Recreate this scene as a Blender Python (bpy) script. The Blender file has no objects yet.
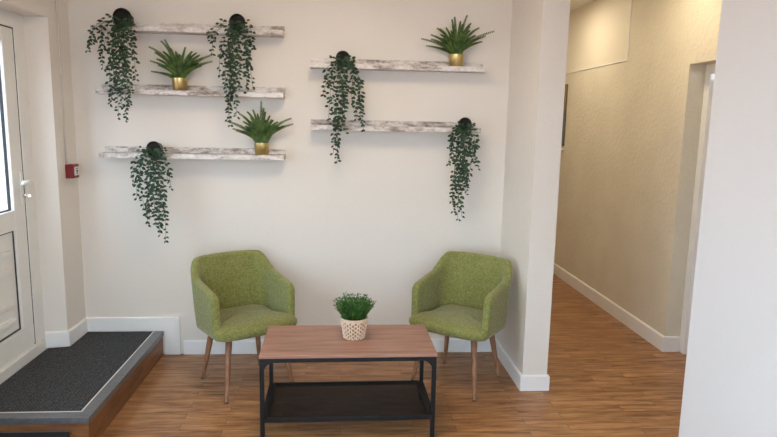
import bpy, bmesh, math, random
from mathutils import Vector, Matrix
R = random.Random(7)
SC = bpy.context.scene
COL = SC.collection
PI = math.pi

# ------------------------------------------------------------------ helpers
def link(o, parent=None):
    COL.objects.link(o)
    if parent: o.parent = parent
    return o

def tag(o, label=None, cat=None, group=None, kind=None):
    if label: o['label'] = label
    if cat: o['category'] = cat
    if group: o['group'] = group
    if kind: o['kind'] = kind
    return o

def empty(name, loc, label, cat, rz=0, group=None):
    o = bpy.data.objects.new(name, None)
    o.empty_display_size = .05
    o.location = loc; o.rotation_euler = (0, 0, rz)
    link(o)
    return tag(o, label, cat, group)

def mesh_obj(name, bm, mat, parent=None, smooth=False, bevel=0, seg=2, sub=0):
    me = bpy.data.meshes.new(name)
    bmesh.ops.recalc_face_normals(bm, faces=bm.faces[:])
    bm.to_mesh(me); bm.free()
    if not isinstance(mat, (list, tuple)): mat = [mat]
    for m in mat: me.materials.append(m)
    if smooth:
        for p in me.polygons: p.use_smooth = True
    o = bpy.data.objects.new(name, me)
    link(o, parent)
    if bevel:
        b = o.modifiers.new('bevel', 'BEVEL'); b.width = bevel; b.segments = seg
        b.limit_method = 'ANGLE'; b.angle_limit = math.radians(40)
    if sub:
        s = o.modifiers.new('sub', 'SUBSURF'); s.levels = sub; s.render_levels = sub
    return o

def box(bm, x0, x1, y0, y1, z0, z1, mi=0):
    vs = [bm.verts.new(p) for p in ((x0,y0,z0),(x1,y0,z0),(x1,y1,z0),(x0,y1,z0),(x0,y0,z1),(x1,y0,z1),(x1,y1,z1),(x0,y1,z1))]
    for f in ((0,3,2,1),(4,5,6,7),(0,1,5,4),(1,2,6,5),(2,3,7,6),(3,0,4,7)):
        fc = bm.faces.new([vs[i] for i in f]); fc.material_index = mi

def bx(*a, mi=0):
    bm = bmesh.new(); box(bm, *a, mi=mi); return bm

def prism(bm, pts, z0, z1, mi=0):
    b = [bm.verts.new((x, y, z0)) for x, y in pts]; t = [bm.verts.new((x, y, z1)) for x, y in pts]
    bm.faces.new(b[::-1]).material_index = mi; bm.faces.new(t).material_index = mi
    n = len(pts)
    for i in range(n):
        bm.faces.new((b[i], b[(i+1) % n], t[(i+1) % n], t[i])).material_index = mi

def lathe(bm, prof, n=32, M=Matrix(), cap0=True, cap1=True, mi=0):
    rings = []
    for r, z in prof:
        rings.append([bm.verts.new(M @ Vector((r*math.cos(2*PI*k/n), r*math.sin(2*PI*k/n), z))) for k in range(n)])
    for a, b in zip(rings, rings[1:]):
        for k in range(n):
            bm.faces.new((a[k], a[(k+1) % n], b[(k+1) % n], b[k])).material_index = mi
    if cap0: bm.faces.new(rings[0][::-1]).material_index = mi
    if cap1: bm.faces.new(rings[-1]).material_index = mi

def tube(bm, pts, rad, n=6, mi=0):
    pts = [Vector(p) for p in pts]
    if not isinstance(rad, (list, tuple)): rad = [rad]*len(pts)
    rings = []
    for i, p in enumerate(pts):
        d = (pts[min(i+1, len(pts)-1)] - pts[max(i-1, 0)]).normalized()
        a = d.cross(Vector((0, 0, 1)))
        if a.length < 1e-3: a = d.cross(Vector((0, 1, 0)))
        a.normalize(); b = d.cross(a)
        rings.append([bm.verts.new(p + rad[i]*(a*math.cos(2*PI*k/n) + b*math.sin(2*PI*k/n))) for k in range(n)])
    for a, b in zip(rings, rings[1:]):
        for k in range(n): bm.faces.new((a[k], a[(k+1) % n], b[(k+1) % n], b[k])).material_index = mi
    bm.faces.new(rings[0][::-1]); bm.faces.new(rings[-1])

# ------------------------------------------------------------------ materials
def srgb(r, g, b):
    f = lambda c: (c/255/12.92) if c/255 <= .04045 else ((c/255+.055)/1.055)**2.4
    return (f(r), f(g), f(b), 1)

class NT:
    def __init__(s, name):
        s.m = bpy.data.materials.new(name); s.m.use_nodes = True
        s.t = s.m.node_tree; s.b = s.t.nodes['Principled BSDF']
    def n(s, ty, **kw):
        o = s.t.nodes.new(ty)
        for k, v in kw.items():
            if k.startswith('_'): setattr(o, k[1:], v)
            else: o.inputs[k.replace('__', ' ')].default_value = v
        return o
    def l(s, a, b): s.t.links.new(a, b)
    def coords(s, scale=(1,1,1), obj=True, rot=(0,0,0)):
        tc = s.n('ShaderNodeTexCoord'); mp = s.n('ShaderNodeMapping')
        mp.inputs['Scale'].default_value = scale; mp.inputs['Rotation'].default_value = rot
        s.l(tc.outputs['Object' if obj else 'Generated'], mp.inputs['Vector']); return mp.outputs[0]
    def noise(s, vec, scale, detail=3, rough=.5):
        o = s.n('ShaderNodeTexNoise', Scale=scale, Detail=detail, Roughness=rough); s.l(vec, o.inputs['Vector']); return o.outputs['Fac']
    def ramp(s, fac, stops):
        o = s.n('ShaderNodeValToRGB'); e = o.color_ramp.elements
        while len(e) < len(stops): e.new(.5)
        for i, (p, c) in enumerate(stops): e[i].position = p; e[i].color = c
        s.l(fac, o.inputs[0]); return o.outputs[0]
    def bump(s, h, strength=.2, dist=.01):
        o = s.n('ShaderNodeBump', Strength=strength, Distance=dist); s.l(h, o.inputs['Height']); s.l(o.outputs[0], s.b.inputs['Normal'])
    def mix(s, fac, a, b, mode='MIX'):
        o = s.n('ShaderNodeMix', _data_type='RGBA', _blend_type=mode)
        if isinstance(fac, (int, float)): o.inputs[0].default_value = fac
        else: s.l(fac, o.inputs[0])
        for v, i in ((a, 6), (b, 7)):
            if isinstance(v, tuple): o.inputs[i].default_value = v
            else: s.l(v, o.inputs[i])
        return o.outputs[2]

def plain(name, col, rough=.5, metal=0, vary=.06, vs=20, bump=0, bs=60, spec=.5):
    t = NT(name); v = t.coords()
    c2 = tuple(min(1, c*(1-vary)) for c in col[:3]) + (1,)
    c1 = tuple(min(1, c*(1+vary)) for c in col[:3]) + (1,)
    t.l(t.ramp(t.noise(v, vs), [(.3, c2), (.7, c1)]), t.b.inputs['Base Color'])
    t.b.inputs['Roughness'].default_value = rough; t.b.inputs['Metallic'].default_value = metal
    t.b.inputs['Specular IOR Level'].default_value = spec
    if bump: t.bump(t.noise(v, bs, 4), bump, .003)
    return t.m

WALL = plain('wall_paint', (.765, .72, .66, 1), .75, vary=.012, vs=2, bump=.25, bs=45, spec=.25)
RIGHTP = plain('white_wall_paint', (.75, .755, .77, 1), .7, vary=.01, vs=2, bump=.1, bs=45, spec=.25)
SKIRT = plain('white_gloss_paint', (.86, .86, .85, 1), .35, vary=.02, vs=6)
UPVC = plain('white_upvc', (.80, .80, .77, 1), .3, vary=.02, vs=5)
CEIL = plain('ceiling_paint', (.82, .80, .76, 1), .85, vary=.01, vs=2, spec=.2)
GASKET = plain('dark_gasket', (.02, .02, .022, 1), .6)
BLACKMETAL = plain('black_powder_coated_metal', (.009, .009, .010, 1), .5, spec=.3, vary=.1, bump=.1, bs=400)
BLACKPLASTIC = plain('black_plastic', (.010, .011, .014, 1), .4)
SOIL = plain('dark_soil', (.012, .011, .008, 1), .95, vary=.4, vs=120, bump=.5, bs=200)
CHROME = plain('chrome', (.75, .75, .76, 1), .18, 1)
RED = plain('red_plastic', srgb(118, 10, 24), .45, vary=.04)
CABLE = plain('painted_cable', (.60, .56, .50, 1), .6)
STEM = plain('green_stem', srgb(52, 72, 38), .6)
ALU = plain('aluminium_nosing', (.21, .22, .235, 1), .38, .65, vary=.12, vs=40)
WHITESTRIP = plain('white_insert', (.75, .77, .8, 1), .4)

def textured_paper():
    t = NT('textured_wallpaper'); v = t.coords()
    n1 = t.noise(v, 28, 5, .65); n2 = t.noise(v, 3.0, 3)
    t.l(t.ramp(n2, [(.3, (.71, .655, .54, 1)), (.7, (.77, .715, .59, 1))]), t.b.inputs['Base Color'])
    t.b.inputs['Roughness'].default_value = .7; t.b.inputs['Specular IOR Level'].default_value = .3
    t.bump(n1, .8, .008); return t.m
PAPER = textured_paper()
PANELP = plain('smooth_cream_paint', (.80, .74, .62, 1), .6, vary=.01, vs=2)

def floor_mat():
    t = NT('oak_plank_floor'); v = t.coords()
    br = t.n('ShaderNodeTexBrick', Scale=1.0); br.offset = .37; br.offset_frequency = 2
    br.inputs['Color1'].default_value = (.15, .15, .15, 1); br.inputs['Color2'].default_value = (.85, .85, .85, 1)
    br.inputs['Mortar'].default_value = (.0, .0, .0, 1); br.inputs['Mortar Size'].default_value = .0012
    br.inputs['Brick Width'].default_value = .62; br.inputs['Row Height'].default_value = .068
    br.inputs['Bias'].default_value = 0
    t.l(v, br.inputs['Vector'])
    # per-plank offset of the grain
    mp = t.n('ShaderNodeMapping'); mp.inputs['Scale'].default_value = (1.8, 13, 1)
    off = t.n('ShaderNodeVectorMath', _operation='MULTIPLY_ADD')
    t.l(br.outputs['Color'], off.inputs[0]); off.inputs[1].default_value = (7, 3, 5); t.l(v, off.inputs[2])
    t.l(off.outputs[0], mp.inputs['Vector'])
    g1 = t.noise(mp.outputs[0], 2.2, 6, .62)
    mp2 = t.n('ShaderNodeMapping'); mp2.inputs['Scale'].default_value = (3, 90, 1); t.l(off.outputs[0], mp2.inputs['Vector'])
    g2 = t.noise(mp2.outputs[0], 2, 4, .6)
    c = t.ramp(g1, [(.28, srgb(112, 74, 42)), (.43, srgb(160, 112, 70)), (.57, srgb(188, 138, 90)), (.74, srgb(212, 166, 116))])
    c = t.mix(.35, c, t.ramp(g2, [(.3, (.45, .42, .4, 1)), (.7, (1, 1, 1, 1))]), 'MULTIPLY')
    tone = t.ramp(br.outputs['Color'], [(0, (.74, .72, .70, 1)), (1, (1.0, 1.0, 1.0, 1))])
    c = t.mix(1, c, tone, 'MULTIPLY')
    seam = t.ramp(br.outputs['Fac'], [(0, (1, 1, 1, 1)), (1, (.45, .4, .36, 1))])
    c = t.mix(1, c, seam, 'MULTIPLY')
    t.l(c, t.b.inputs['Base Color'])
    t.l(t.ramp(g1, [(.2, (.44,)*3+(1,)), (.8, (.34,)*3+(1,))]), t.b.inputs['Roughness'])
    t.bump(g2, .08, .002); t.b.inputs['Specular IOR Level'].default_value = .55
    return t.m
FLOOR = floor_mat()

def wood(name, dark, mid, light, sc=(2, 30, 30), rough=.45, rot=(0,0,0), s=2.0):
    t = NT(name); v = t.coords(sc, rot=rot)
    g = t.noise(v, s, 6, .6); g2 = t.noise(v, s*5, 3)
    c = t.ramp(g, [(.28, dark), (.5, mid), (.74, light)])
    c = t.mix(.25, c, t.ramp(g2, [(.3, (.55,)*3+(1,)), (.7, (1,)*4)]), 'MULTIPLY')
    t.l(c, t.b.inputs['Base Color']); t.b.inputs['Roughness'].default_value = rough
    t.bump(g2, .08, .002); return t.m
TABLEWOOD = wood('brown_stained_pine', srgb(130, 92, 76), srgb(162, 120, 102), srgb(182, 140, 120), (1.2, 14, 14))
LEGWOOD = wood('walnut_leg', srgb(112, 78, 56), srgb(148, 106, 78), srgb(172, 128, 98), (30, 30, 3))
RISER = wood('riser_plank', srgb(92, 58, 34), srgb(128, 84, 50), srgb(152, 104, 66), (14, 2, 14))
RISERF = wood('riser_plank_front', srgb(92, 58, 34), srgb(128, 84, 50), srgb(152, 104, 66), (2, 14, 14))

def distressed():
    t = NT('distressed_white_wood')
    oi = t.n('ShaderNodeObjectInfo'); tc = t.n('ShaderNodeTexCoord')
    ad = t.n('ShaderNodeVectorMath', _operation='MULTIPLY_ADD'); ad.inputs[1].default_value = (3.1, 1.7, 2.3)
    rr = t.n('ShaderNodeCombineXYZ')
    for k in range(3): t.l(oi.outputs['Random'], rr.inputs[k])
    sc = t.n('ShaderNodeVectorMath', _operation='SCALE'); sc.inputs['Scale'].default_value = 9
    t.l(rr.outputs[0], sc.inputs[0]); ad2 = t.n('ShaderNodeVectorMath', _operation='ADD')
    t.l(tc.outputs['Object'], ad2.inputs[0]); t.l(sc.outputs[0], ad2.inputs[1])
    mp = t.n('ShaderNodeMapping'); mp.inputs['Scale'].default_value = (1.6, 4, 4.5); t.l(ad2.outputs[0], mp.inputs['Vector'])
    a = t.noise(mp.outputs[0], 9, 8, .78)
    b = t.noise(mp.outputs[0], 2.6, 3, .5)
    sm = t.n('ShaderNodeMath', _operation='MULTIPLY_ADD'); sm.inputs[1].default_value = .55
    t.l(b, sm.inputs[0]); t.l(a, sm.inputs[2])
    c = t.ramp(sm.outputs[0], [(.60, srgb(120, 108, 100)), (.70, srgb(164, 154, 148)), (.79, srgb(210, 203, 198)), (.90, srgb(230, 226, 223))])
    t.l(c, t.b.inputs['Base Color']); t.b.inputs['Roughness'].default_value = .65
    t.bump(a, .4, .004); return t.m
DISTRESS = distressed()

def fabric():
    t = NT('olive_green_tweed'); v = t.coords((1, 1, 1))
    a = t.noise(v, 140, 4, .75); b = t.noise(v, 45, 4, .7)
    c = t.ramp(a, [(.32, srgb(66, 68, 32)), (.5, srgb(124, 126, 70)), (.68, srgb(182, 184, 128))])
    c2 = t.ramp(b, [(.35, srgb(110, 112, 56)), (.65, srgb(144, 146, 84))])
    t.l(t.mix(.5, c, c2), t.b.inputs['Base Color'])
    t.b.inputs['Roughness'].default_value = .92; t.b.inputs['Specular IOR Level'].default_value = .2
    t.b.inputs['Sheen Weight'].default_value = .25
    t.bump(a, .5, .003); return t.m
FABRIC = fabric()

def matfibre():
    t = NT('ribbed_charcoal_matting'); v = t.coords((1, 1, 1), rot=(0, 0, math.radians(38)))
    w = t.n('ShaderNodeTexWave', Scale=22, Distortion=2.0, Detail=2); w.inputs['Detail Scale'].default_value = 3
    t.l(v, w.inputs['Vector'])
    n = t.noise(t.coords(), 90, 4, .85)
    c = t.ramp(w.outputs['Fac'], [(.35, (.005, .006, .008, 1)), (.85, (.17, .177, .19, 1))])
    c = t.mix(.7, c, t.ramp(n, [(.35, (.25,)*3+(1,)), (.7, (1.6,)*3+(1,))]), 'MULTIPLY')
    t.l(c, t.b.inputs['Base Color']); t.b.inputs['Roughness'].default_value = .95
    t.b.inputs['Specular IOR Level'].default_value = .15
    t.bump(w.outputs['Fac'], .8, .006); return t.m
MAT = matfibre()

def gold():
    t = NT('brushed_gold'); v = t.coords((40, 40, 3)); n = t.noise(v, 3, 3)
    t.l(t.ramp(n, [(.3, srgb(186, 164, 104)), (.7, srgb(214, 194, 136))]), t.b.inputs['Base Color'])
    t.b.inputs['Metallic'].default_value = 1; t.b.inputs['Roughness'].default_value = .3; return t.m
GOLD = gold()

def leafmat(name, c1, c2, rough=.5, tr=.0):
    t = NT(name); v = t.coords()
    t.l(t.ramp(t.noise(v, 28, 3), [(.35, c1), (.65, c2)]), t.b.inputs['Base Color'])
    t.b.inputs['Roughness'].default_value = rough; t.b.inputs['Specular IOR Level'].default_value = .35
    return t.m
IVY = leafmat('ivy_leaf', srgb(16, 34, 24), srgb(60, 88, 64))
FERN = leafmat('fern_leaf', srgb(34, 60, 24), srgb(90, 118, 52))
GRASS = leafmat('grass_leaf', srgb(36, 78, 28), srgb(84, 136, 58))
BASKET = plain('pale_woven_cane', srgb(222, 198, 174), .7, vary=.12, vs=70)

def glass():
    t = NT('clear_glass'); t.b.inputs['Base Color'].default_value = (.95, 1, 1, 1)
    t.b.inputs['Roughness'].default_value = 0; t.b.inputs['IOR'].default_value = 1.45
    t.b.inputs['Transmission Weight'].default_value = 1
    tr = t.n('ShaderNodeBsdfTransparent'); tr.inputs[0].default_value = (.93, .97, .98, 1)
    gl = t.n('ShaderNodeBsdfGlossy', Roughness=.02)
    mx = t.n('ShaderNodeMixShader', Fac=.05)
    t.l(tr.outputs[0], mx.inputs[1]); t.l(gl.outputs[0], mx.inputs[2])
    out = t.t.nodes['Material Output']; t.l(mx.outputs[0], out.inputs[0]); return t.m
GLASS = glass()

def emit(name, col, s):
    t = NT(name); t.b.inputs['Base Color'].default_value = (.9, .9, .9, 1)
    t.b.inputs['Emission Color'].default_value = col; t.b.inputs['Emission Strength'].default_value = s; return t.m

def paving():
    t = NT('red_block_paving'); v = t.coords()
    br = t.n('ShaderNodeTexBrick', Scale=1.0); br.inputs['Brick Width'].default_value = .2; br.inputs['Row Height'].default_value = .1
    br.inputs['Mortar Size'].default_value = .006
    br.inputs['Color1'].default_value = srgb(150, 105, 98); br.inputs['Color2'].default_value = srgb(176, 130, 120); br.inputs['Mortar'].default_value = srgb(150, 145, 140)
    t.l(v, br.inputs['Vector']); t.l(br.outputs['Color'], t.b.inputs['Base Color']); t.b.inputs['Roughness'].default_value = .9; return t.m
PAVE = paving()

# ------------------------------------------------------------------ camera
f_px, yaw, pitch, roll = 611.3, .0764, .1551, .0199
fw = Vector((math.sin(yaw)*math.cos(pitch), math.cos(yaw)*math.cos(pitch), -math.sin(pitch)))
rt = Vector((math.cos(yaw), -math.sin(yaw), 0)); up = rt.cross(fw)
r2 = rt*math.cos(roll) + up*math.sin(roll); u2 = -rt*math.sin(roll) + up*math.cos(roll)
cd = bpy.data.cameras.new('camera'); cam = bpy.data.objects.new('camera', cd); link(cam)
M = Matrix((r2, u2, -fw)).transposed().to_4x4(); M.translation = (0, -4.158, 1.6183)
cam.matrix_world = M; cd.sensor_width = 36; cd.lens = f_px/777*36; cd.clip_start = .05
SC.camera = cam

# ------------------------------------------------------------------ the setting
H = 2.79
S = lambda o: tag(o, kind='structure')
YF = -6.2       # inner face of the wall behind the camera
S(mesh_obj('floor', bx(-1.95, 2.75, YF, 6.2, -.12, 0), FLOOR))
S(mesh_obj('ceiling', bx(-2.1, 2.75, YF-.1, 6.2, H, H+.12), CEIL))
S(mesh_obj('wall_back', bx(-2.05, 1.115, 0, .15, 0, H), WALL))
S(mesh_obj('wall_partition', bx(1.115, 1.270, -.655, 6.0, 0, H), WALL))
S(mesh_obj('wall_corridor_end', bx(1.2, 2.75, 6.0, 6.15, 0, H), WALL))
# left wall: stub beside the door recess, lintel, and the run towards the camera
DY0, DY1 = -.245, -1.40       # frame edges along y
bm = bmesh.new()
prism(bm, [(-1.74, 0), (-1.74, -.28), (-1.872, -.303), (-2.05, -.303), (-2.05, 0)], 0, H)
S(mesh_obj('wall_left', bm, WALL))
bm = bmesh.new(); prism(bm, [(-1.74, -.28), (-1.74, DY1-.05), (-2.05, DY1-.05), (-2.05, -.303), (-1.872, -.303)], 2.195, H)
S(mesh_obj('wall_left_lintel', bm, WALL))
bm = bmesh.new(); W0, W1 = -4.9, -2.3
box(bm, -2.05, -1.74, YF-.1, W0, 0, H); box(bm, -2.05, -1.74, W1, DY1-.05, 0, H); box(bm, -2.05, -1.74, W0, W1, 0, .55); box(bm, -2.05, -1.74, W0, W1, 2.35, H)
S(mesh_obj('wall_left_front', bm, WALL))
wl = S(mesh_obj('window_added_left', bx(-2.0, -1.95, W0, W1, .55, .61), UPVC))  # unseen side window, added to throw cool daylight across to the right wall
bm = bmesh.new(); box(bm, -2.0, -1.95, W0, W1, 2.29, 2.35)
for y in (W0, (W0+W1)/2-.03, W1-.06): box(bm, -2.0, -1.95, y, y+.06, .61, 2.29)
mesh_obj('window_frame', bm, UPVC, wl)
mesh_obj('window_pane', bx(-1.98, -1.975, W0+.05, W1-.05, .61, 2.29), GLASS, wl)
# right wall near the camera, hall wall with the door recess
S(mesh_obj('wall_right', bx(1.576, 1.70, YF, -1.6, 0, H), RIGHTP))
S(mesh_obj('wall_corridor', bx(2.36, 2.75, -.03, 6.0, 0, H), PAPER))
bm = bx(2.36, 2.75, -1.10, -.03, 2.055, H); S(mesh_obj('wall_corridor_lintel', bm, PAPER))
S(mesh_obj('wall_corridor_front', bx(2.36, 2.75, YF, -1.10, 0, H), PAPER))
S(mesh_obj('wall_corridor_boxing', bx(2.357, 2.3605, .924, 6.0, 2.178, H), PANELP))
bm = bmesh.new(); box(bm, 2.352, 2.3605, .914, .924, 2.168, H); box(bm, 2.352, 2.3605, .924, 6.0, 2.168, 2.178)
S(mesh_obj('trim_1', bm, SKIRT, bevel=.003))
# wall behind the camera with the shop window
bm = bmesh.new()
box(bm, -2.05, 2.75, YF-.12, YF, 0, .35); box(bm, -2.05, 2.75, YF-.12, YF, 2.5, H)
box(bm, -2.05, -1.55, YF-.12, YF, .35, 2.5); box(bm, 1.35, 2.75, YF-.12, YF, .35, 2.5)
S(mesh_obj('wall_front', bm, WALL))
wf = S(mesh_obj('window_1', bx(-1.55, 1.35, YF-.07, YF-.02, .35, .41), UPVC))
bm = bmesh.new(); box(bm, -1.55, 1.35, YF-.07, YF-.02, 2.44, 2.5)
for x in (-1.55, -.13, 1.29): box(bm, x, x+.06, YF-.07, YF-.02, .41, 2.44)
mesh_obj('window_frame', bm, UPVC, wf)
mesh_obj('window_pane', bx(-1.5, 1.3, YF-.05, YF-.045, .41, 2.44), GLASS, wf)

# skirting boards (bevelled top)
def skirt(bm, x0, y0, x1, y1, z0=0, h=.1, t=.014):
    d = Vector((x1-x0, y1-y0, 0)).normalized(); n = Vector((d.y, -d.x, 0))*t
    prof = [(0, z0), (1, z0), (1, z0+h-.008), (.45, z0+h), (0, z0+h)]
    a = [bm.verts.new((x0+n.x*p, y0+n.y*p, z)) for p, z in prof]; b = [bm.verts.new((x1+n.x*p, y1+n.y*p, z)) for p, z in prof]
    bm.faces.new(a); bm.faces.new(b[::-1])
    for i in range(5): bm.faces.new((a[i], a[(i+1) % 5], b[(i+1) % 5], b[i]))
PZ = .17
bm = bmesh.new(); skirt(bm, -1.09, 0, 1.101, 0)
S(mesh_obj('baseboard_back', bm, SKIRT))
bm = bmesh.new(); skirt(bm, -1.734, 0, -1.226, 0, PZ); box(bm, -1.217, -1.113, -.016, 0, 0, .27)
box(bm, -1.23, -1.217, -.014, 0, PZ, .27)
S(mesh_obj('baseboard_back_raised', bm, SKIRT, bevel=.002))
bm = bmesh.new(); skirt(bm, -1.74, -.294, -1.74, -.0145, PZ); skirt(bm, -1.868, -.3025, -1.7402, -.2805, PZ)
S(mesh_obj('baseboard_left', bm, SKIRT))
bm = bmesh.new(); skirt(bm, 1.115, 0, 1.115, -.669); skirt(bm, 1.1152, -.655, 1.2698, -.655); skirt(bm, 1.270, -.669, 1.270, 6.0)
S(mesh_obj('baseboard_partition', bm, SKIRT))
bm = bmesh.new(); skirt(bm, 2.36, 6.0, 2.36, -.044, h=.115); skirt(bm, 2.3602, -.03, 2.47, -.03, h=.115)
S(mesh_obj('baseboard_corridor', bm, SKIRT))
bm = bmesh.new(); skirt(bm, 1.576, -1.6, 1.576, YF)
S(mesh_obj('baseboard_right', bm, SKIRT))
bm = bmesh.new(); skirt(bm, -1.74, YF, -1.74, -2.2)
S(mesh_obj('baseboard_left_front', bm, SKIRT))

# corridor door in its recess (door_2)
d2 = S(mesh_obj('door_2', bx(2.52, 2.56, -.99, -.10, .01, 1.96), SKIRT, bevel=.002))
bm = bmesh.new(); box(bm, 2.475, 2.60, -.095, -.03, 0, 2.055); box(bm, 2.475, 2.60, -1.10, -1.0, 0, 2.055); box(bm, 2.475, 2.60, -1.0, -.095, 1.99, 2.055)
mesh_obj('door_frame', bm, SKIRT, d2, bevel=.004)
bm = bmesh.new(); tube(bm, [(2.52, -.92, 1.0), (2.47, -.92, 1.0), (2.47, -.80, 1.0)], .009, 8); mesh_obj('door_handle', bm, CHROME, d2, smooth=True)

# corridor window (window_2): dark framed, seen as a sliver beside the partition
w2 = S(mesh_obj('window_2', bx(2.350, 2.36, 2.262, 3.30, 1.41, 2.06), plain('grey_green_frame', srgb(88, 90, 78), .5)))
bm = bmesh.new(); box(bm, 2.344, 2.352, 2.272, 3.27, 1.43, 1.76)
mesh_obj('window_pane', bm, plain('grey_blue_glass', srgb(112, 122, 124), .12), w2)
bm = bmesh.new(); box(bm, 2.344, 2.352, 2.272, 3.27, 1.80, 2.04)
mesh_obj('window_pane', bm, plain('amber_glass', srgb(150, 138, 92), .15), w2)
mesh_obj('window_sill', bx(2.325, 2.36, 2.26, 3.32, 1.365, 1.385), PANELP, w2, bevel=.003)

# ------------------------------------------------------------------ entrance door (door_1) in the left recess
FX = -1.90     # front face of frame
door = S(mesh_obj('door_1', bx(-1.955, -1.905, -1.235, -.358, .24, .37), UPVC, bevel=.004))   # bottom rail
bm = bmesh.new()
box(bm, -1.955, -1.905, -.48, -.358, .37, 2.105); box(bm, -1.955, -1.905, -1.235, -1.115, .37, 2.105)
box(bm, -1.955, -1.905, -1.115, -.48, 2.02, 2.105); box(bm, -1.955, -1.905, -1.115, -.48, .965, 1.08)
mesh_obj('door_rail', bm, UPVC, door, bevel=.006)
bm = bmesh.new()    # lower infill panel with raised ribs
box(bm, -1.945, -1.925, -1.11, -.485, .365, .97)
mesh_obj('door_panel', bm, UPVC, door)
bm = bmesh.new()
for z in (.86, .76, .56, .46): box(bm, -1.93, -1.904, -1.04, -.545, z-.028, z)
mesh_obj('panel_rib', bm, UPVC, door, bevel=.006)
bm = bmesh.new()    # dark rebate lines
for (a, b, c, d) in ((-.4875, -.480, .37, .965), (-1.115, -1.1075, .37, .965)): box(bm, -1.93, -1.920, a, b, c, d)
box(bm, -1.93, -1.920, -1.115, -.48, .957, .965); box(bm, -1.93, -1.920, -1.115, -.48, .370, .378)
for (a, b, c, d) in ((-.4835, -.480, 1.08, 2.02), (-1.115, -1.1115, 1.08, 2.02)): box(bm, -1.94, -1.924, a, b, c, d)
box(bm, -1.94, -1.924, -1.115, -.48, 2.013, 2.02); box(bm, -1.94, -1.924, -1.115, -.48, 1.08, 1.087)
box(bm, -1.95, -1.9055, -.3580, -.3535, .23, 2.111); box(bm, -1.95, -1.9055, -1.235, -.3535, 2.107, 2.111)
mesh_obj('gasket', bm, GASKET, door)
mesh_obj('glass_pane', bx(-1.936, -1.930, -1.112, -.483, 1.083, 2.017), GLASS, door)
bm = bmesh.new()
box(bm, -1.97, FX, -.3535, DY0+.005, PZ, 2.21); box(bm, -1.97, FX, -1.385, -1.243, PZ, 2.21)
box(bm, -1.97, FX, -1.243, -.3535, 2.111, 2.21); box(bm, -1.97, FX+.022, -1.30, -.285, PZ, .235)
mesh_obj('door_frame', bm, UPVC, door, bevel=.004)
hnd = mesh_obj('door_handle', bx(-1.905, -1.893, -.412, -.382, 1.10, 1.30), UPVC, door, bevel=.005, seg=3)
bm = bmesh.new(); tube(bm, [(-1.895, -.397, 1.235), (-1.85, -.397, 1.235), (-1.842, -.41, 1.237), (-1.842, -.45, 1.238), (-1.845, -.49, 1.236)], [.013, .012, .013, .012, .010], 10)
mesh_obj('lever', bm, UPVC, hnd, smooth=True)
bm = bmesh.new(); lathe(bm, [(.012, 0), (.012, .014), (.009, .018), (.009, .024)], 16, Matrix.Translation((-1.894, -.397, 1.155)) @ Matrix.Rotation(PI/2, 4, 'Y'))
box(bm, -1.872, -1.85, -.398, -.396, 1.147, 1.163)
mesh_obj('lock_cylinder', bm, CHROME, hnd, smooth=False)

door.location = (.03, -.058, 0)

# ------------------------------------------------------------------ outdoors, seen through the door glass
S(mesh_obj('pavement', bx(-30, -2.06, -25, 30, -.16, -.06), PAVE))
S(mesh_obj('pavement_front', bx(-2.06, 20, -25, YF-.13, -.16, -.06), PAVE))
bd = empty('building', (-7.5, 9.5, -.06), 'pale rendered building with dark windows glimpsed through the door glass', 'building')
RENDER = plain('white_render', (.85, .85, .85, 1), .9, bump=.1)
mesh_obj('wall', bx(-4.5, 2.5, .0, 6, 0, 3.4), RENDER, bd)
mesh_obj('roof', bx(-4.7, 2.7, -.25, 6.2, 3.4, 3.6), plain('grey_roof_slate', (.2, .2, .22, 1), .8), bd)
for k in range(3):
    w = mesh_obj('window', bx(-3.9+2.1*k, -2.5+2.1*k, -.05, .02, .7, 1.55), UPVC, bd)
    mesh_obj('pane', bx(-3.84+2.1*k, -2.56+2.1*k, -.06, -.045, .76, 1.49), plain('dark_window_glass', srgb(66, 78, 98), .15), w)

# ------------------------------------------------------------------ entrance platform and lower step
pf = empty('entrance_platform', (-1.55, -.65, 0), 'low wood-faced entrance platform with ribbed charcoal mat below the white door', 'platform')
PX0, PX1, PY0, PY1 = -1.739, -1.222, -1.265, -.017
def local(o, p): o.matrix_parent_inverse = Matrix.Translation(p.location).inverted(); return o
bm = bmesh.new(); box(bm, PX0, PX1-.006, PY0+.006, PY1, 0, PZ-.012)
local(mesh_obj('riser', bm, RISER), pf).parent = pf
pf.children[0].matrix_parent_inverse = Matrix.Translation(-Vector(pf.location))
def under(o, p):
    o.parent = p; o.matrix_parent_inverse = Matrix.Translation(-Vector(p.location)); return o
under(mesh_obj('front_riser', bx(PX0+.005, PX1-.006, PY0+.001, PY0+.006, 0, PZ-.012), RISERF), pf)
bm = bmesh.new()
prism(bm, [(-1.7402, -.296), (-1.7255, -.28), (-1.7255, -.015), (PX1-.066, -.015), (PX1-.066, PY0+.066), (-1.7402, PY0+.066)], PZ-.012, PZ-.001)
under(mesh_obj('entrance_mat', bm, MAT), pf)
S(mesh_obj('floor_doorway', bx(-1.97, -1.7405, -1.38, -.304, 0.001, PZ-.012), RISER))
bm = bmesh.new()   # the bit of mat that runs up to the door threshold
prism(bm, [(-1.848, -.32), (-1.7405, -.296), (-1.7405, -1.375), (-1.848, -1.375)], PZ-.012, PZ-.001)
mesh_obj('threshold_mat', bm, MAT, bpy.data.objects['floor_doorway'])
bm = bmesh.new()   # mitred L-section nosing
def nosing(pts_out, pts_in):
    for (o0, o1, i0, i1) in ((pts_out[0], pts_out[1], pts_in[0], pts_in[1]), (pts_out[1], pts_out[2], pts_in[1], pts_in[2])):
        prism(bm, [o0, o1, i1, i0], PZ-.012, PZ+.002)
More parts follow.
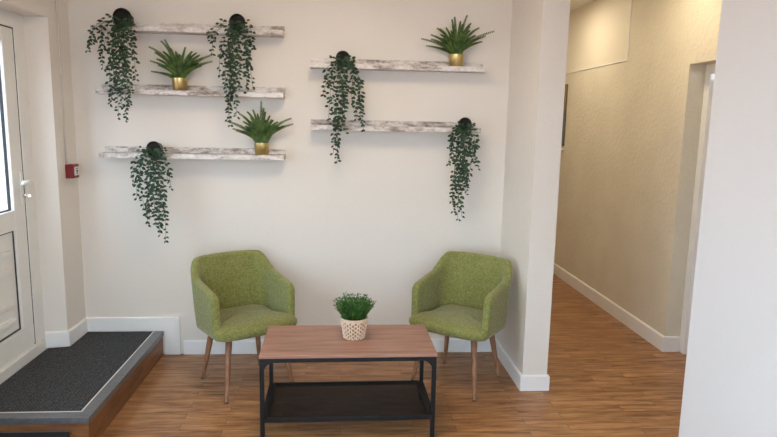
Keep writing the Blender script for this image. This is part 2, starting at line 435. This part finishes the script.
nosing([(PX1, PY1), (PX1, PY0), (PX0, PY0)], [(PX1-.060, PY1), (PX1-.060, PY0+.060), (PX0, PY0+.060)])
box(bm, PX1-.007, PX1, PY0, PY1, PZ-.032, PZ-.010); box(bm, PX0, PX1, PY0, PY0+.007, PZ-.032, PZ-.010)
under(mesh_obj('nosing', bm, ALU, bevel=.0015), pf)
bm = bmesh.new()
box(bm, PX1-.066, PX1-.0595, PY0+.0595, PY1, PZ-.012, PZ+.003); box(bm, PX0, PX1-.0595, PY0+.0595, PY0+.066, PZ-.012, PZ+.003)
under(mesh_obj('edge_strip', bm, WHITESTRIP), pf)

st = empty('entrance_step', (-1.55, -1.45, 0), 'lower step with dark mat in front of the entrance platform', 'step')
bm = bmesh.new(); prism(bm, [(-1.738, -1.62), (-1.36, -1.62), (-1.295, -1.30), (-1.305, -1.268), (-1.738, -1.268)], 0, .088); under(mesh_obj('step_base', bm, RISERF), st)
bm = bmesh.new(); prism(bm, [(-1.738, -1.61), (-1.37, -1.61), (-1.305, -1.30), (-1.315, -1.276), (-1.738, -1.276)], .088, .103)
under(mesh_obj('step_mat', bm, plain('black_rubber_mat', (.012, .013, .016, 1), .7, vary=.3, vs=60, bump=.6, bs=250)), st)
bm = bmesh.new(); box(bm, -1.738, -1.315, -1.276, -1.268, .088, .106); under(mesh_obj('edge_trim', bm, ALU), st)

# ------------------------------------------------------------------ fire alarm call point and its cable
al = empty('fire_alarm_call_point', (-1.74, -.1325, 1.275), 'red fire alarm call point with white label on the wall beside the door', 'alarm', rz=math.radians(-20))
al.rotation_euler = (0, 0, 0)
under(mesh_obj('housing', bx(-1.741, -1.690, -.175, -.090, 1.232, 1.320), RED, bevel=.006, seg=3), al)
under(mesh_obj('label_plate', bx(-1.691, -1.686, -.162, -.103, 1.250, 1.305), plain('white_label', (.8, .78, .76, 1), .4), bevel=.002), al)
bm = bmesh.new(); lathe(bm, [(.009, 0), (.009, .002)], 16, Matrix.Translation((-1.6862, -.1325, 1.2775)) @ Matrix.Rotation(PI/2, 4, 'Y'))
for s in (-1, 1):
    for q in (-1, 0, 1): box(bm, -1.687, -1.6848, -.1325+q*.006-.003, -.1325+q*.006+.003, 1.2775+s*(.018-abs(q)*.004)-.003, 1.2775+s*(.018-abs(q)*.004)+.003)
under(mesh_obj('label_symbol', bm, GASKET), al)
bm = bmesh.new(); tube(bm, [(-1.735, -.165, 1.320), (-1.735, -.165, 1.6), (-1.735, -.165, 2.2), (-1.735, -.165, H)], .006, 8)
cb = mesh_obj('alarm_cable', bm, CABLE, smooth=True)
tag(cb, 'thin painted cable running up the wall from the red call point', 'cable')

# ------------------------------------------------------------------ shelves
LT = .031    # ledge thickness
shelf_specs = [  # x0, x1, z bottom
    (-1.56, -.386, 2.153, 'topmost white distressed picture ledge shelf of the left three'),
    (-1.55, -.384, 1.765, 'middle white distressed picture ledge shelf of the left three'),
    (-1.55, -.383, 1.364, 'lowest white distressed picture ledge shelf, above the left armchair'),
    (-.214, .928, 1.960, 'upper white distressed picture ledge shelf of the right pair'),
    (-.214, .911, 1.564, 'lower white distressed picture ledge shelf of the right pair')]
for x0, x1, z, lab in shelf_specs:
    s = empty('wall_shelf', ((x0+x1)/2, 0, z), lab, 'shelf', group='distressed white wall shelves'); w = (x1-x0)/2
    def jag(bm):
        # slightly worn edges: subdivide lengthwise and nudge
        es = [e for e in bm.edges if abs(e.verts[0].co.x-e.verts[1].co.x) > .5]
        bmesh.ops.subdivide_edges(bm, edges=es, cuts=40, use_grid_fill=True)
        for v in bm.verts:
            v.co.y += R.uniform(-.0012, .0012) if v.co.y < -.02 else 0; v.co.z += R.uniform(-.0009, .0009)
        return bm
    mesh_obj('ledge', jag(bx(-w, w, -.125, 0, 0, LT)), DISTRESS, s)
    mesh_obj('back_board', jag(bx(-w, w+.002, -.020, 0, LT+.001, .068)), DISTRESS, s)

# ------------------------------------------------------------------ hanging ivy in tipped black pots
def leaf(bm, p, d, n, L, W, mi=0, fold=.25):
    """pointed leaf from p along d, normal n"""
    d = d.normalized(); s = d.cross(n).normalized(); n = s.cross(d).normalized()
    b = bm.verts.new(p); t = bm.verts.new(p + d*L - n*L*.08)
    m1 = bm.verts.new(p + d*L*.45 + n*W*fold*-.6)
    l1 = bm.verts.new(p + d*L*.28 + s*W*.42 ); l2 = bm.verts.new(p + d*L*.62 + s*W*.40)
    r1 = bm.verts.new(p + d*L*.28 - s*W*.42 ); r2_ = bm.verts.new(p + d*L*.62 - s*W*.40)
    for f in ((b, m1, l1), (l1, m1, l2), (l2, m1, t), (b, r1, m1), (r1, r2_, m1), (r2_, t, m1)):
        bm.faces.new(f).material_index = mi

PXM = .00658
ivies = [
 # pot x, mouth z, mouth radius, shelf index, strands (dx,dy in units of 6.6 mm), label
 (-1.362, 2.228, .056, 0, [(-32,33),(-29,26),(-25,18),(-22,36),(-18,50),(-15,60),(-11,78),(-7,72),(-5,98),(2,101),(-1,88),(5,88),(8,74),(13,60),(15,45),(11,32),(-20,22),(-9,50),(0,60),(5,50),(-13,84)],
  'ivy trailing from black pot at the left end of the topmost left shelf'),
 (-.664, 2.222, .050, 0, [(-25,18),(-24,32),(-20,42),(-16,52),(-12,64),(-11,76),(-6,84),(-9,97),(-3,93),(-7,101),(2,66),(6,70),(10,68),(14,62),(18,52),(13,42),(17,26),(-6,50),(2,48)],
  'ivy trailing from black pot beside the right end of the topmost left shelf'),
 (-1.203, 1.430, .044, 2, [(-20,34),(-17,48),(-19,22),(-12,58),(-8,66),(-8,45),(-2,60),(2,76),(11,90),(5,80),(9,64),(14,48),(18,40),(16,30),(10,35),(0,42),(-14,35),(-5,74),(7,84)],
  'ivy trailing from black pot on the lowest left shelf'),
 (-.004, 2.022, .045, 3, [(-18,36),(-17,24),(-12,50),(-14,62),(-9,80),(-5,100),(-7,92),(0,68),(7,55),(11,45),(17,26),(14,34),(20,62),(22,68),(4,72),(-3,82),(15,58),(-6,60),(3,45)],
  'ivy trailing from black pot on the upper right shelf, crossing the shelf below'),
 (.800, 1.620, .044, 4, [(-19,24),(-14,20),(-16,50),(-17,40),(-11,60),(-12,80),(-6,94),(-9,88),(-4,76),(2,70),(6,60),(10,54),(13,44),(14,24),(6,40),(0,60),(-5,50),(-1,92),(9,34)],
  'ivy trailing from black pot at the right end of the lower right shelf')]
for px, mz, mr, si, strands, lab in ivies:
    base = shelf_specs[si][2] + LT
    t = empty('hanging_ivy', (px, -.07, base), lab, 'plant', group='trailing ivy pots on the wall shelves')
    cz = mz - base
    br_ = min(mr-.006, cz-.0015)
    bm = bmesh.new()
    A = Matrix.Translation((0, .035, br_+.001)) @ Matrix.Rotation(PI/2, 4, 'X')     # axis towards the room (-y)
    lathe(bm, [(br_*.8, 0), (br_*.92, .004), (br_, .092)], 32, A, cap1=False)
    B = Matrix.Translation((0, -.0575, cz)) @ Matrix.Rotation(PI/2, 4, 'X')
    lathe(bm, [(br_-.004, -.001), (mr, .0), (mr, .014), (mr-.003, .016), (mr-.005, .012), (mr-.006, .004)], 32, B, cap0=False, cap1=False)
    mesh_obj('pot', bm, BLACKPLASTIC, t, smooth=True)
    bm = bmesh.new(); lathe(bm, [(mr-.0055, .004), (mr*.7, .007), (mr*.3, .009), (.001, .009)], 24, B); mesh_obj('soil', bm, SOIL, t, smooth=True)
    bs, bl = bmesh.new(), bmesh.new()
    for dx, dy in [q for i_, q in enumerate(strands) if i_ % 3 != 2 or q[1] > 70]:
        ex, ez = dx*PXM, cz - dy*PXM*(.95 if si == 0 else 1)
        a0 = R.uniform(PI*1.08, PI*1.92)
        p0 = Vector((mr*.75*math.cos(a0), -.072, cz + mr*.7*math.sin(a0)*.9 + .006))
        ey = -.085 - R.uniform(.0, .045)
        n = max(5, int(dy*PXM/.027)); pts = []
        ex *= .93; sway = R.uniform(-.016, .016); ph = R.uniform(0, 6)
        for k in range(n+1):
            u = k/n; ux = 1-(1-min(1, u*2.4))**2
            x = p0.x + (ex-p0.x)*(.8*ux+.2*u) + sway*math.sin(u*5+ph)
            z = p0.z + (ez-p0.z)*u + .02*math.sin(PI*min(1, u*4))*(1-u)
            y = p0.y + (ey-p0.y)*min(1, u*4)
            pts.append(Vector((x, y, z)))
        tube(bs, pts, .0011, 4)
        for k in range(1, n+1):
            p = pts[k]; dr = (pts[k]-pts[k-1]).normalized()
            for sgn in ((-1, 1) if R.random() < .62 else (R.choice((-1, 1)),)):
                side = Vector((sgn*R.uniform(.5, 1.1), R.uniform(-.7, .25), R.uniform(-.5, .25)))
                d = side + dr*R.uniform(.1, .8)
                L = R.uniform(.024, .034) * (.8 if k > n*.85 else 1)
                q = p + Vector((R.uniform(-.006, .006), R.uniform(-.004, .004), R.uniform(-.006, .006)))
                leaf(bl, q, d, Vector((R.uniform(-.5, .5), -1, R.uniform(-.1, .7))), L, L*R.uniform(.55, .72))
    for k in range(44):   # crown of leaves around the mouth
        a = R.uniform(PI*.95, PI*2.05); rr = mr*R.uniform(.2, 1.7)
        p = Vector((rr*math.cos(a), -.078-R.uniform(0, .02), cz + rr*math.sin(a)*.9 + R.uniform(-.004, .006)))
        leaf(bl, p, Vector((math.cos(a)+R.uniform(-.5, .5), R.uniform(-.6, .1), R.uniform(-.8, .5))), Vector((R.uniform(-.5, .5), -1, R.uniform(0, .7))), R.uniform(.019, .027), .016)
    mesh_obj('stems', bs, STEM, t); mesh_obj('leaves', bl, IVY, t)

# ------------------------------------------------------------------ artificial ferns in gold pots
ferns = [
 (-1.043, 1, [(-26,30,1.05),(-25,16,.9),(-26,6,.9),(-17,37,1),(-11,37,1),(-4,27,1),(-14,26,1),(3,22,1),(10,24,1),(14,26,1),(20,23,1),(31,25,1),(32,17,1.1),(20,13,1),(-18,12,1),(8,30,1),(-9,30,1),(22,20,1),(-20,24,1),(0,24,1)],
  'spiky fern in gold pot on the middle left shelf'),
 (-.530, 2, [(-34,22,1.1),(-27,14,1),(-22,30,1),(-14,32,1),(-8,34,1),(1,43,1),(2,36,1),(8,28,1),(15,22,1),(29,26,1.1),(22,18,1),(-14,24,1),(-4,30,1),(4,32,1),(-24,12,1),(-10,26,1),(10,24,1),(30,20,1.1)],
  'spiky fern in gold pot on the lowest left shelf'),
 (.738, 3, [(-35,15,1.05),(-26,14,1),(-25,20,1),(-19,27,1),(-7,34,1),(-3,38,1),(2,33,1),(8,39,1),(14,33,1),(20,27,1),(35,24,1.1),(25,14,1),(-16,20,1),(-10,28,1),(4,30,1),(18,20,1),(27,19,1),(-29,9,1),(-4,30,1),(11,28,1)],
  'spiky fern in gold pot at the right end of the upper right shelf')]
for px, si, fronds, lab in ferns:
    base = shelf_specs[si][2] + LT
    t = empty('potted_fern', (px, -.072, base+.001), lab, 'plant', group='ferns in gold pots on the wall shelves')
    bm = bmesh.new(); lathe(bm, [(.041, 0), (.043, .002), (.049, .076), (.049, .078), (.0465, .078), (.046, .066)], 40, cap1=False)
    mesh_obj('pot', bm, GOLD, t, smooth=True)
    bm = bmesh.new(); lathe(bm, [(.0455, .064), (.03, .07), (.001, .072)], 24); mesh_obj('soil', bm, SOIL, t, smooth=True)
    bs, bl = bmesh.new(), bmesh.new()
    for dx, dy, w in fronds + [(R.uniform(-20, 20), R.uniform(14, 26), .9) for _ in range(13)]:
        ex, ez = dx*PXM*1.0, .078 + dy*PXM*.93
        ey = R.uniform(-.07, .04); 
        if ey > .04: ey = .04
        c = .45 if abs(dx) > 12 else .2
        p0 = Vector((R.uniform(-.02, .02)+ex*.06, R.uniform(-.02, .02), .068)); p3 = Vector((ex, ey, ez))
        p1 = Vector((ex*.30, ey*.3, .07+(ez-.07)*(.5+c*.5))); n = 14; pts = []
        for k in range(n+1):
            u = k/n; pts.append(p0*(1-u)**2 + p1*2*u*(1-u) + p3*u*u)
        tube(bs, pts, [.0014*(1-.6*k/n) for k in range(n+1)], 4)
        for k in range(1, n*2+1):
            u = k/(n*2); p = p0*(1-u)**2 + p1*2*u*(1-u) + p3*u*u
            dr = ((p1-p0)*2*(1-u) + (p3-p1)*2*u).normalized()
            sd = dr.cross(Vector((R.uniform(-.2, .2), -1, .25))).normalized()
            L = .023*w*(1-.70*u)*(.55+.45*min(1, u*5))
            for sgn in (-1, 1):
                leaf(bl, p, sd*sgn*.9 + dr*.75, Vector((0, -1, .4)), L, .0095, fold=.1)
    mesh_obj('stems', bs, STEM, t); mesh_obj('fronds', bl, FERN, t)

# ------------------------------------------------------------------ coffee table
tb = empty('coffee_table', (.038, -.984, 0), 'coffee table with brown wooden top and black metal frame with mesh shelf', 'table', rz=.0107)
hw, hd = .45, .23
mesh_obj('tabletop', bx(-hw, hw, -hd, hd, .442, .460), TABLEWOOD, tb, bevel=.003)
bm = bmesh.new(); r = .020
for y0, y1 in ((-hd+.002, -hd+.004+r*.6), (hd-.004-r*.6, hd-.002)): box(bm, -hw+.002, hw-.002, y0, y1, .420, .4415)
for x0, x1 in ((-hw+.002, -hw+.004+r*.6), (hw-.004-r*.6, hw-.002)): box(bm, x0, x1, -hd+.02, hd-.02, .420, .4415)
mesh_obj('top_frame', bm, BLACKMETAL, tb, bevel=.002)
for sx in (-1, 1):
    for sy in (-1, 1):
        bm = bmesh.new(); x, y = sx*(hw-.013), sy*(hd-.013)
        box(bm, x-.011, x+.011, y-.011, y+.011, 0, .420)
        mesh_obj('leg', bm, BLACKMETAL, tb, bevel=.002)
        # curved corner gusset in the plane of the long side, and its twin on the short side
        for ax in (0, 1):
            bm = bmesh.new(); Rg = .052; pts = [(0, 0), (Rg, 0)] + [(Rg-Rg*math.sin(a*PI/16), -Rg+Rg*math.cos(a*PI/16)) for a in range(1, 8)] + [(0, -Rg)]
            # concave fillet
            prof = [(0, 0)] + [(Rg - Rg*math.sin(q), -Rg + Rg*math.cos(q)) for q in [k*PI/2/8 for k in range(9)]]
            fr_, bk_ = [], []
            for u, v in prof:
                if ax == 0:
                    X = x - sx*(.0105+u); fr_.append(bm.verts.new((X, y-.009, .421+v))); bk_.append(bm.verts.new((X, y+.009, .421+v)))
                else:
                    Y = y - sy*(.0105+u); fr_.append(bm.verts.new((x-.009, Y, .421+v))); bk_.append(bm.verts.new((x+.009, Y, .421+v)))
            n = len(prof)
            for i in range(n): bm.faces.new((fr_[i], fr_[(i+1) % n], bk_[(i+1) % n], bk_[i]))
            bm.faces.new(fr_); bm.faces.new(bk_[::-1])
            mesh_obj('corner_gusset', bm, BLACKMETAL, tb)
bm = bmesh.new()      # shelf frame
box(bm, -hw+.024, hw-.024, -hd+.003, -hd+.015, .100, .124); box(bm, -hw+.024, hw-.024, hd-.015, hd-.003, .094, .118)
box(bm, -hw+.003, -hw+.040, -hd+.024, hd-.024, .104, .122); box(bm, hw-.040, hw-.003, -hd+.024, hd-.024, .104, .122)
sf = mesh_obj('shelf_frame', bm, BLACKMETAL, tb, bevel=.0015)
bm = bmesh.new()      # diagonal expanded-metal mesh
X0, X1, Y0, Y1 = -hw+.038, hw-.038, -hd+.014, hd-.014; step = .0105; wd = .0007
for sgn in (1, -1):
    k = -60
    c = X0-(Y1-Y0) if sgn == 1 else X0
    while c < (X1 if sgn == 1 else X1+(Y1-Y0)):
        # line x = c + sgn*(y-Y0)
        ya, yb = Y0, Y1
        xa, xb = c, c + sgn*(Y1-Y0)
        def clip(xa, ya, xb, yb):
            for lim, ge in ((X0, True), (X1, False)):
                if ge:
                    if xa < lim and xb < lim: return None
                    if xa < lim: ya += (lim-xa)/(xb-xa)*(yb-ya); xa = lim
                    elif xb < lim: yb = ya+(lim-xa)/(xb-xa)*(yb-ya); xb = lim
                else:
                    if xa > lim and xb > lim: return None
                    if xa > lim: ya += (lim-xa)/(xb-xa)*(yb-ya); xa = lim
                    elif xb > lim: yb = ya+(lim-xa)/(xb-xa)*(yb-ya); xb = lim
            return xa, ya, xb, yb
        q = clip(xa, ya, xb, yb)
        if q and abs(q[0]-q[2]) > .002:
            a = Vector((q[0], q[1], 0)); b = Vector((q[2], q[3], 0)); d = (b-a).normalized(); nn = Vector((-d.y, d.x, 0))*wd
            zz = .1095
            vs = [bm.verts.new(p + Vector((0, 0, h))) for h in (zz, zz+.0022) for p in (a-nn, b-nn, b+nn, a+nn)]
            for f in ((0,3,2,1),(4,5,6,7),(0,1,5,4),(1,2,6,5),(2,3,7,6),(3,0,4,7)): bm.faces.new([vs[i] for i in f])
        c += step
mesh_obj('mesh_shelf', bm, BLACKMETAL, tb)

# ------------------------------------------------------------------ basket plant on the table
bp = empty('potted_plant', (.069, -.965, .4605), 'bushy green plant in woven basket pot on the coffee table', 'plant')
bm = bmesh.new(); rows, n = 10, 120; hb = .112
def rad(u): return .052 + .019*u**.8
prev = None
for i in range(rows*4+1):
    u = i/(rows*4); row = (i//4) % 2; ring = []
    vz = math.sin((i % 4)/4*PI)
    for k in range(n):
        th = 2*PI*k/n; a = math.sin(th*14 + (PI if row else 0))
        rr_ = rad(u) + .0065*(vz*(.75+.25*a) if a > -.55 else -.5)
        ring.append(bm.verts.new((rr_*math.cos(th), rr_*math.sin(th), u*hb)))
    if prev:
        for k in range(n): bm.faces.new((prev[k], prev[(k+1) % n], ring[(k+1) % n], ring[k]))
    else: bm.faces.new(ring[::-1])
    prev = ring
mesh_obj('basket', bm, BASKET, bp, smooth=False)
bm = bmesh.new(); lathe(bm, [(.050, .002), (rad(.25)-.0004, hb*.25), (rad(.5)-.0004, hb*.5), (rad(.75)-.0004, hb*.75), (rad(1)-.0004, hb-.004)], 48)
mesh_obj('basket_core', bm, plain('weave_gap_brown', srgb(150, 112, 86), .8), bp, smooth=True)  # added inner cone, coloured darker to paint the shaded gaps of the weave
bm = bmesh.new()
for rr_, zz in ((.0705, hb+.001), (.0705, hb-.008)):
    tube(bm, [(rr_*math.cos(2*PI*k/40), rr_*math.sin(2*PI*k/40), zz) for k in range(41)], .0045, 8)
mesh_obj('rim', bm, BASKET, bp, smooth=True)
bm = bmesh.new(); lathe(bm, [(.066, hb-.02), (.05, hb-.012), (.001, hb-.008)], 24); mesh_obj('soil', bm, SOIL, bp, smooth=True)
bs, bl = bmesh.new(), bmesh.new()
for k in range(190):
    a = R.uniform(0, 2*PI); r0 = .055*math.sqrt(R.random()); tilt = R.random()**.8
    L = R.uniform(.105, .145)*(1-.28*tilt)
    d = Vector((math.cos(a)*tilt*.55, math.sin(a)*tilt*.55, 1)).normalized()
    p0 = Vector((r0*math.cos(a), r0*math.sin(a), hb-.014)); pts = []
    for j in range(6):
        u = j/5; pts.append(p0 + d*L*u + Vector((math.cos(a), math.sin(a), -.2))*.016*u*u*tilt)
    tube(bs, pts, .0009, 3)
    for j in range(1, 6):
        for q in range(3):
            b = R.uniform(0, 2*PI); dd = d*R.uniform(.6, 1.3) + Vector((math.cos(b), math.sin(b), 0))*.8
            leaf(bl, pts[j], dd, Vector((R.uniform(-1, 1), R.uniform(-1, 1), .6)), R.uniform(.015, .023), .0045)
mesh_obj('stems', bs, STEM, bp); mesh_obj('leaves', bl, GRASS, bp)

# ------------------------------------------------------------------ armchairs (local: front = -y)
def lerp(a, b, t): return a+(b-a)*t
def smooth(t): t = max(0, min(1, t)); return t*t*(3-2*t)
def plan(s, W, yb, yf, rc):
    """s in [-1,1]: left arm front -> back -> right arm front. returns (x,y)"""
    sg = -1 if s < 0 else 1; a = abs(s)
    la = (-yf) + (yb - rc); # straight arm length (front at yf<0, back at yb>0)
    arc = rc*PI/2; bk = W-rc; tot = la+arc+bk; d = a*tot
    if d < bk: return sg*d, yb + .010*(1-(d/bk)**2)
    d -= bk
    if d < arc:
        q = d/rc; return sg*(bk+rc*math.sin(q)), yb-rc+rc*math.cos(q)
    d -= arc
    return sg*W, yb-rc-d
def build_chair(loc, rz, label):
    c = empty('armchair', loc, label, 'armchair', rz=rz, group='green tub armchairs by the back wall')
    bm = bmesh.new(); NS, NV = 144, 12
    ss = []
    for i in range(NS+1):
        q = i/NS*2-1; ss.append(math.copysign(1-(1-abs(q))**1.25 if abs(q) > 0 else 0, q))
    cols = []
    z0 = .376
    for s in ss:
        a = abs(s)
        xt, yt = plan(s, .249, .248, -.168, .125)      # top line
        xb, yb = plan(s, .236, .200, -.190, .13)        # bottom line
        # height of the top edge along the shell
        tt = smooth((.57-a)/.23)
        arm = lerp(.628, .672, min(1, (1-a)/.45))
        h = lerp(arm, .781, tt) - .008*(a/.5)**2*(1 if a < .5 else 0)
        fd = (1-a)*.79     # distance from the front edge in metres (about)
        if fd < .065: h -= .065 - math.sqrt(max(0, .065**2-(.065-fd)**2))
        # shell normal at this column
        e = 1e-3; p1 = Vector(plan(min(1, s+e), .249, .248, -.168, .125)); p2 = Vector(plan(max(-1, s-e), .249, .248, -.168, .125))
        tdir = (p1-p2).normalized(); nrm = Vector((tdir.y, -tdir.x))
        if nrm.dot(Vector((xt, yt))) < 0: nrm = -nrm
        th = .021*math.sqrt(max(.0, min(1, 1-(1-min(1, fd/.03))**2)))*.85+.007
        loop = []
        def P(v, off):
            f = v**.85; H1 = z0 + (h-z0)*v
            # interpolate plan by absolute height so that low arms and high back share one slope
            g = (H1-z0)/(.781-z0); g = g**.8
            return Vector((lerp(xb, xt, g)+nrm.x*off, lerp(yb, yt, g)+nrm.y*off, H1))
        vt = 1 - th/(h-z0)
        for k in range(NV+1): loop.append(P(k/NV*vt, th))
        for k in range(1, 8):
            an = k/8*PI; pp = P(vt, th*math.cos(an)); pp.z += th*math.sin(an); loop.append(pp)
        for k in range(NV, -1, -1): loop.append(P(k/NV*vt, -th))
        cols.append([bm.verts.new(p) for p in loop])
    m = len(cols[0])
    for A_, B_ in zip(cols, cols[1:]):
        for k in range(m): bm.faces.new((A_[k], A_[(k+1) % m], B_[(k+1) % m], B_[k]))
    bm.faces.new(cols[0]); bm.faces.new(cols[-1][::-1])
    mesh_obj('tub_backrest', bm, FABRIC, c, smooth=True)
    # seat cushion: rounded slab, wider front lip wrapping under the arm fronts
    bm = bmesh.new(); N = 72; rings = []
    def outline(th, shrink):
        co, si = math.cos(th), math.sin(th); e = .30
        x = math.copysign(abs(co)**e, co); y = math.copysign(abs(si)**e, si)
        yy = y*.217 - .025                          # front (y<0) to back
        wx = lerp(.274, .200, smooth((yy+.20)/.10)) if yy > -.20 else .274
        yy -= .020*(1-(x)**2) if y < 0 else 0       # bowed front
        return x*(wx-shrink), (yy+.02)*(1-shrink/.22)-.02
    prof = [(.10, .362), (.024, .364), (.007, .373), (0, .392), (.002, .412), (.014, .434), (.04, .446), (.09, .452), (.14, .454), (.17, .455), (.192, .4555)]
    for sh, z in prof:
        rg = []
        for k in range(N):
            x, y = outline(2*PI*k/N, sh)
            zz = z - (.004*smooth((-y-.12)/.1) if z > .43 else 0) - (.006 if y > .1 and z > .43 else 0)
            rg.append(bm.verts.new((x, y, zz)))
        rings.append(rg)
    for A_, B_ in zip(rings, rings[1:]):
        for k in range(N): bm.faces.new((A_[k], A_[(k+1) % N], B_[(k+1) % N], B_[k]))
    bm.faces.new(rings[0][::-1]); bm.faces.new(rings[-1])
    mesh_obj('seat', bm, FABRIC, c, smooth=True)
    for sx in (-1, 1):
        for top, foot in (((.160*sx, -.150, .372), (.216*sx, -.228, .0)), ((.145*sx, .125, .372), (.196*sx, .190, .0))):
            bm = bmesh.new(); a = Vector(top); b = Vector(foot)
            tube(bm, [a, a.lerp(b, .3), a.lerp(b, .97), b], [.0205, .0185, .0115, .011], 16)
            lg = mesh_obj('leg', bm, LEGWOOD, c, smooth=True)
            bm = bmesh.new(); tube(bm, [a.lerp(b, .985)-Vector((0,0,0)), b], [.0122, .0122], 12); mesh_obj('foot_cap', bm, GASKET, lg)
    return c
build_chair((-.603, -.468, 0), math.radians(33.5), 'green fabric tub armchair left of the coffee table')
build_chair((.752, -.484, 0), math.radians(-36.5), 'green fabric tub armchair right of the coffee table, beside the partition')

# ------------------------------------------------------------------ lamps, daylight, world
def ceil_lamp(loc, size, label, st, mat_):
    t = empty('ceiling_light', loc, label, 'ceiling light')
    mesh_obj('housing', bx(-size-.015, size+.015, -size-.015, size+.015, -.02, 0), UPVC, t, bevel=.003)
    mesh_obj('diffuser', bx(-size, size, -size, size, -.026, -.020), mat_, t)
def area(name, loc, rot, sx, sy, e, col):
    l = bpy.data.lights.new(name, 'AREA'); l.shape = 'RECTANGLE'; l.size = sx; l.size_y = sy; l.energy = e; l.color = col
    o = bpy.data.objects.new(name, l); o.location = loc; o.rotation_euler = rot; link(o); return o
PANEL = emit('lamp_diffuser', (1, .82, .60, 1), 3)
ceil_lamp((-.1, -1.5, H), .29, 'square ceiling light panel over the waiting area', 3, PANEL)
ceil_lamp((-.1, -4.6, H), .29, 'square ceiling light panel nearer the shop window', 3, PANEL)
ceil_lamp((1.80, 1.55, H), .14, 'small square ceiling light in the corridor', 3, PANEL)
ceil_lamp((1.85, -.15, H), .14, 'unseen ceiling light added as fill in the hall beside the partition', 3, PANEL)  # fitting for the added hall fill, out of view
ceil_lamp((1.85, 3.9, H), .14, 'unseen ceiling light added as fill far down the corridor', 3, PANEL)  # fitting for the added far fill, out of view
area('far_corridor_fill_light', (1.85, 3.9, H-.03), (0, 0, 0), .26, .26, 9, (1, .84, .58))  # added fill, spreads more warm light along the corridor
area('waiting_area_lamp', (-.1, -1.5, H-.03), (0, 0, 0), .56, .56, 17, (1, .80, .56))
area('window_side_lamp', (-.1, -4.6, H-.03), (0, 0, 0), .56, .56, 5, (1, .80, .56))
area('corridor_lamp', (1.80, 1.55, H-.03), (0, 0, 0), .26, .26, 8, (1, .86, .64))
area('hall_fill_light', (1.85, -.15, H-.03), (0, 0, 0), .26, .26, 8, (1, .84, .58))  # added fill, brightens the near corridor wall without hitting the partition end
w = bpy.data.worlds.new('world'); SC.world = w; w.use_nodes = True
nt = w.node_tree; bg = nt.nodes['Background']
sky = nt.nodes.new('ShaderNodeTexSky'); sky.sky_type = 'HOSEK_WILKIE'; sky.turbidity = 8
sky.sun_direction = Vector((.5, -.5, .6)).normalized()
mx = nt.nodes.new('ShaderNodeMix'); mx.data_type = 'RGBA'; mx.inputs[0].default_value = .75
nt.links.new(sky.outputs[0], mx.inputs[6]); mx.inputs[7].default_value = (.69, .84, 1, 1)
nt.links.new(mx.outputs[2], bg.inputs[0]); bg.inputs[1].default_value = 9.6

SC.view_settings.view_transform = 'Standard'; SC.view_settings.look = 'None'
SC.view_settings.exposure = 0; SC.view_settings.gamma = 1; SC.view_settings.use_curve_mapping = False
SC.cycles.use_denoising = True
SC.cycles.max_bounces = 10; SC.cycles.diffuse_bounces = 6
